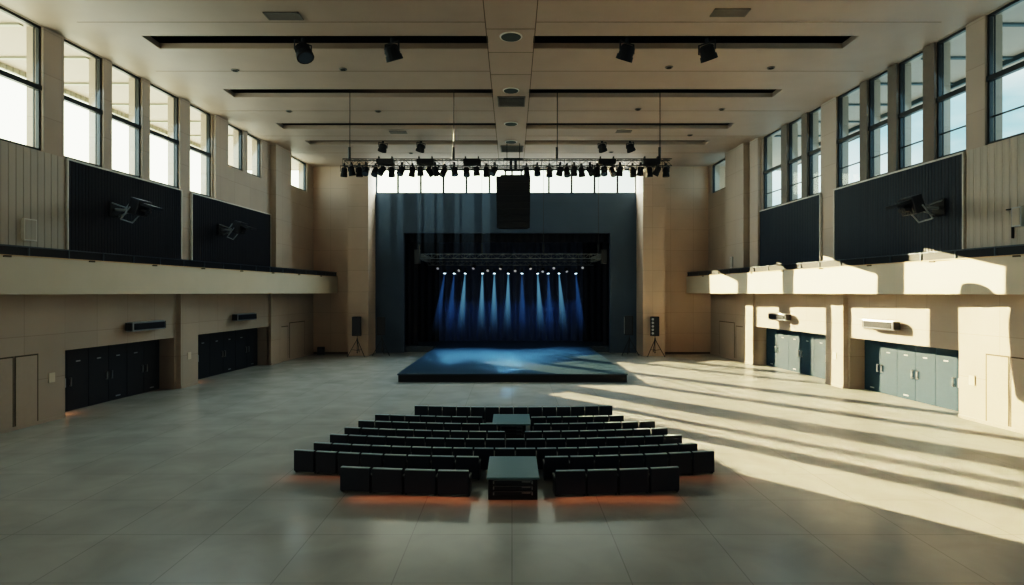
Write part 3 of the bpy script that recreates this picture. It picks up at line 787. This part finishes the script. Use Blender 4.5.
# stand-in for low sun: added parallel-beam lamps inside the hall, gaps leave stripes
g = Vector((.65,-.76,0)).normalized(); hh = Vector((.76,.65,0)).normalized(); th = math.atan(.31)
Dv = (g*math.cos(th)-Vector((0,0,math.sin(th)))).normalized(); vv = (g*math.sin(th)+Vector((0,0,math.cos(th)))).normalized()
SUNE = 20.0
beams = [ # q0, q1, lamp station r, where the light starts on the floor, top height at the right wall, strength
    (34.7,36.9,-25.5,-22,5.0,.9),(31.9,34.0,-27,-24,5.9,.9),(27.9,31.3,-29.5,-25.5,5.9,1),(24.65,27.05,-32,-24,6.1,1),(21.75,23.95,-33,-27.0,6.1,1),
    (18.8,20.1,-33.5,-19.5,5.0,.9),(17.4,18.3,-33.5,-16,5.9,.9),(14.3,16.5,-33.5,-11.5,5.9,1)]
for (q0,q1,r,r0,w1,st_) in beams:
    rw = (15.4-.76*(q0+q1)/2)/.65
    w0 = r0*math.sin(th); w1 = rw*math.sin(th)+w1*math.cos(th)
    c = hh*((q0+q1)/2)+Dv*0
    # centre: coordinates along (hh, Dv, vv)
    wc = (w0+w1)/2
    along = r*math.cos(th)
    P = hh*((q0+q1)/2)+vv*wc+Dv*(along)
    l = bpy.data.lights.new('sun_standin','AREA'); l.shape = 'RECTANGLE'; l.size = q1-q0; l.size_y = w1-w0
    l.energy = SUNE*st_*(q1-q0)*(w1-w0); l.color = (1.0,.77,.42); l.spread = R(.2)
    o = bpy.data.objects.new('sun_standin', l); COL.objects.link(o); o.location = P
    mx = Matrix((-hh, vv, -Dv)).transposed()
    o.rotation_euler = mx.to_euler(); o.visible_camera = False
# stage lighting
for i,(loc,lean,kd) in enumerate(beam_spots):
    l = bpy.data.lights.new('stage_spot','SPOT'); l.energy = 330 if kd == 0 else 180; l.color = (.2,.58,1.0); l.spot_size = R(34); l.spot_blend = .8; l.shadow_soft_size = .1
    o = bpy.data.objects.new('stage_spot', l); COL.objects.link(o); o.location = (loc[0],loc[1]-.25,loc[2]-.95)
    tgt = Vector((loc[0]*1.05, 42.5+random.uniform(-2,2), .4)); o.rotation_euler = (tgt-o.location).to_track_quat('-Z','Y').to_euler()
    l = bpy.data.lights.new('curtain_wash','SPOT'); l.energy = 125; l.color = (.12,.42,.8); l.spot_size = R(40); l.spot_blend = 1; l.shadow_soft_size = .1
    o = bpy.data.objects.new('curtain_wash', l); COL.objects.link(o); o.location = (loc[0],loc[1]-.1,loc[2]-.9)
    tgt = Vector((loc[0], 52, 2.5)); o.rotation_euler = (tgt-o.location).to_track_quat('-Z','Y').to_euler()
# added unseen warm lights: glow behind the front rows, in the door recesses
for x,y,e in ((-2.3,13.7,7),(2.4,13.7,7),(-4.6,15.2,3),(4.7,15.2,3),(0,13.5,3)):
    area('row_glow_fill',(x,y-.25,.42),(0,-.35,-1),2.6,.1,e*.2,(1,.3,.13),R(100))
for x,y in ((XL(22.6,-.35),22.6),(XL(30.7,-.35),30.7)):
    l = bpy.data.lights.new('recess_glow_fill','POINT'); l.energy = 5; l.color = (1,.4,.15); l.shadow_soft_size = .05
    o = bpy.data.objects.new('recess_glow_fill', l); COL.objects.link(o); o.location = (x,y,.35)

# sky
w = bpy.data.worlds.new('sky'); scene.world = w; w.use_nodes = True; nt = w.node_tree; bg = nt.nodes['Background']
tc = nt.nodes.new('ShaderNodeTexCoord'); sp = nt.nodes.new('ShaderNodeSeparateXYZ'); nt.links.new(tc.outputs['Generated'], sp.inputs[0])
mr = nt.nodes.new('ShaderNodeMapRange'); mr.inputs['From Min'].default_value = -.35; mr.inputs['From Max'].default_value = .45; mr.interpolation_type = 'SMOOTHSTEP'
nt.links.new(sp.outputs[0], mr.inputs['Value'])
nz = nt.nodes.new('ShaderNodeTexNoise'); nz.inputs['Scale'].default_value = 3.5; nz.inputs['Detail'].default_value = 6
mp = nt.nodes.new('ShaderNodeMapping'); mp.inputs['Scale'].default_value = (1,1,3); nt.links.new(tc.outputs['Generated'], mp.inputs[0]); nt.links.new(mp.outputs[0], nz.inputs['Vector'])
cr = nt.nodes.new('ShaderNodeValToRGB'); cr.color_ramp.elements[0].position = .4; cr.color_ramp.elements[0].color = (.42,.78,.9,1); cr.color_ramp.elements[1].position = .62; cr.color_ramp.elements[1].color = (1.1,1.35,1.35,1)
nt.links.new(nz.outputs['Fac'], cr.inputs['Fac'])
mx = nt.nodes.new('ShaderNodeMix'); mx.data_type = 'RGBA'
mx.inputs['A'].default_value = (4.4,4.2,3.1,1)
nt.links.new(mr.outputs[0], mx.inputs['Factor']); nt.links.new(cr.outputs[0], mx.inputs['B'])
nt.links.new(mx.outputs['Result'], bg.inputs['Color']); bg.inputs['Strength'].default_value = 1.0

scene.view_settings.view_transform = 'Filmic'; scene.view_settings.look = 'High Contrast'; scene.view_settings.exposure = 0.4
scene.cycles.max_bounces = 8; scene.cycles.transparent_max_bounces = 16
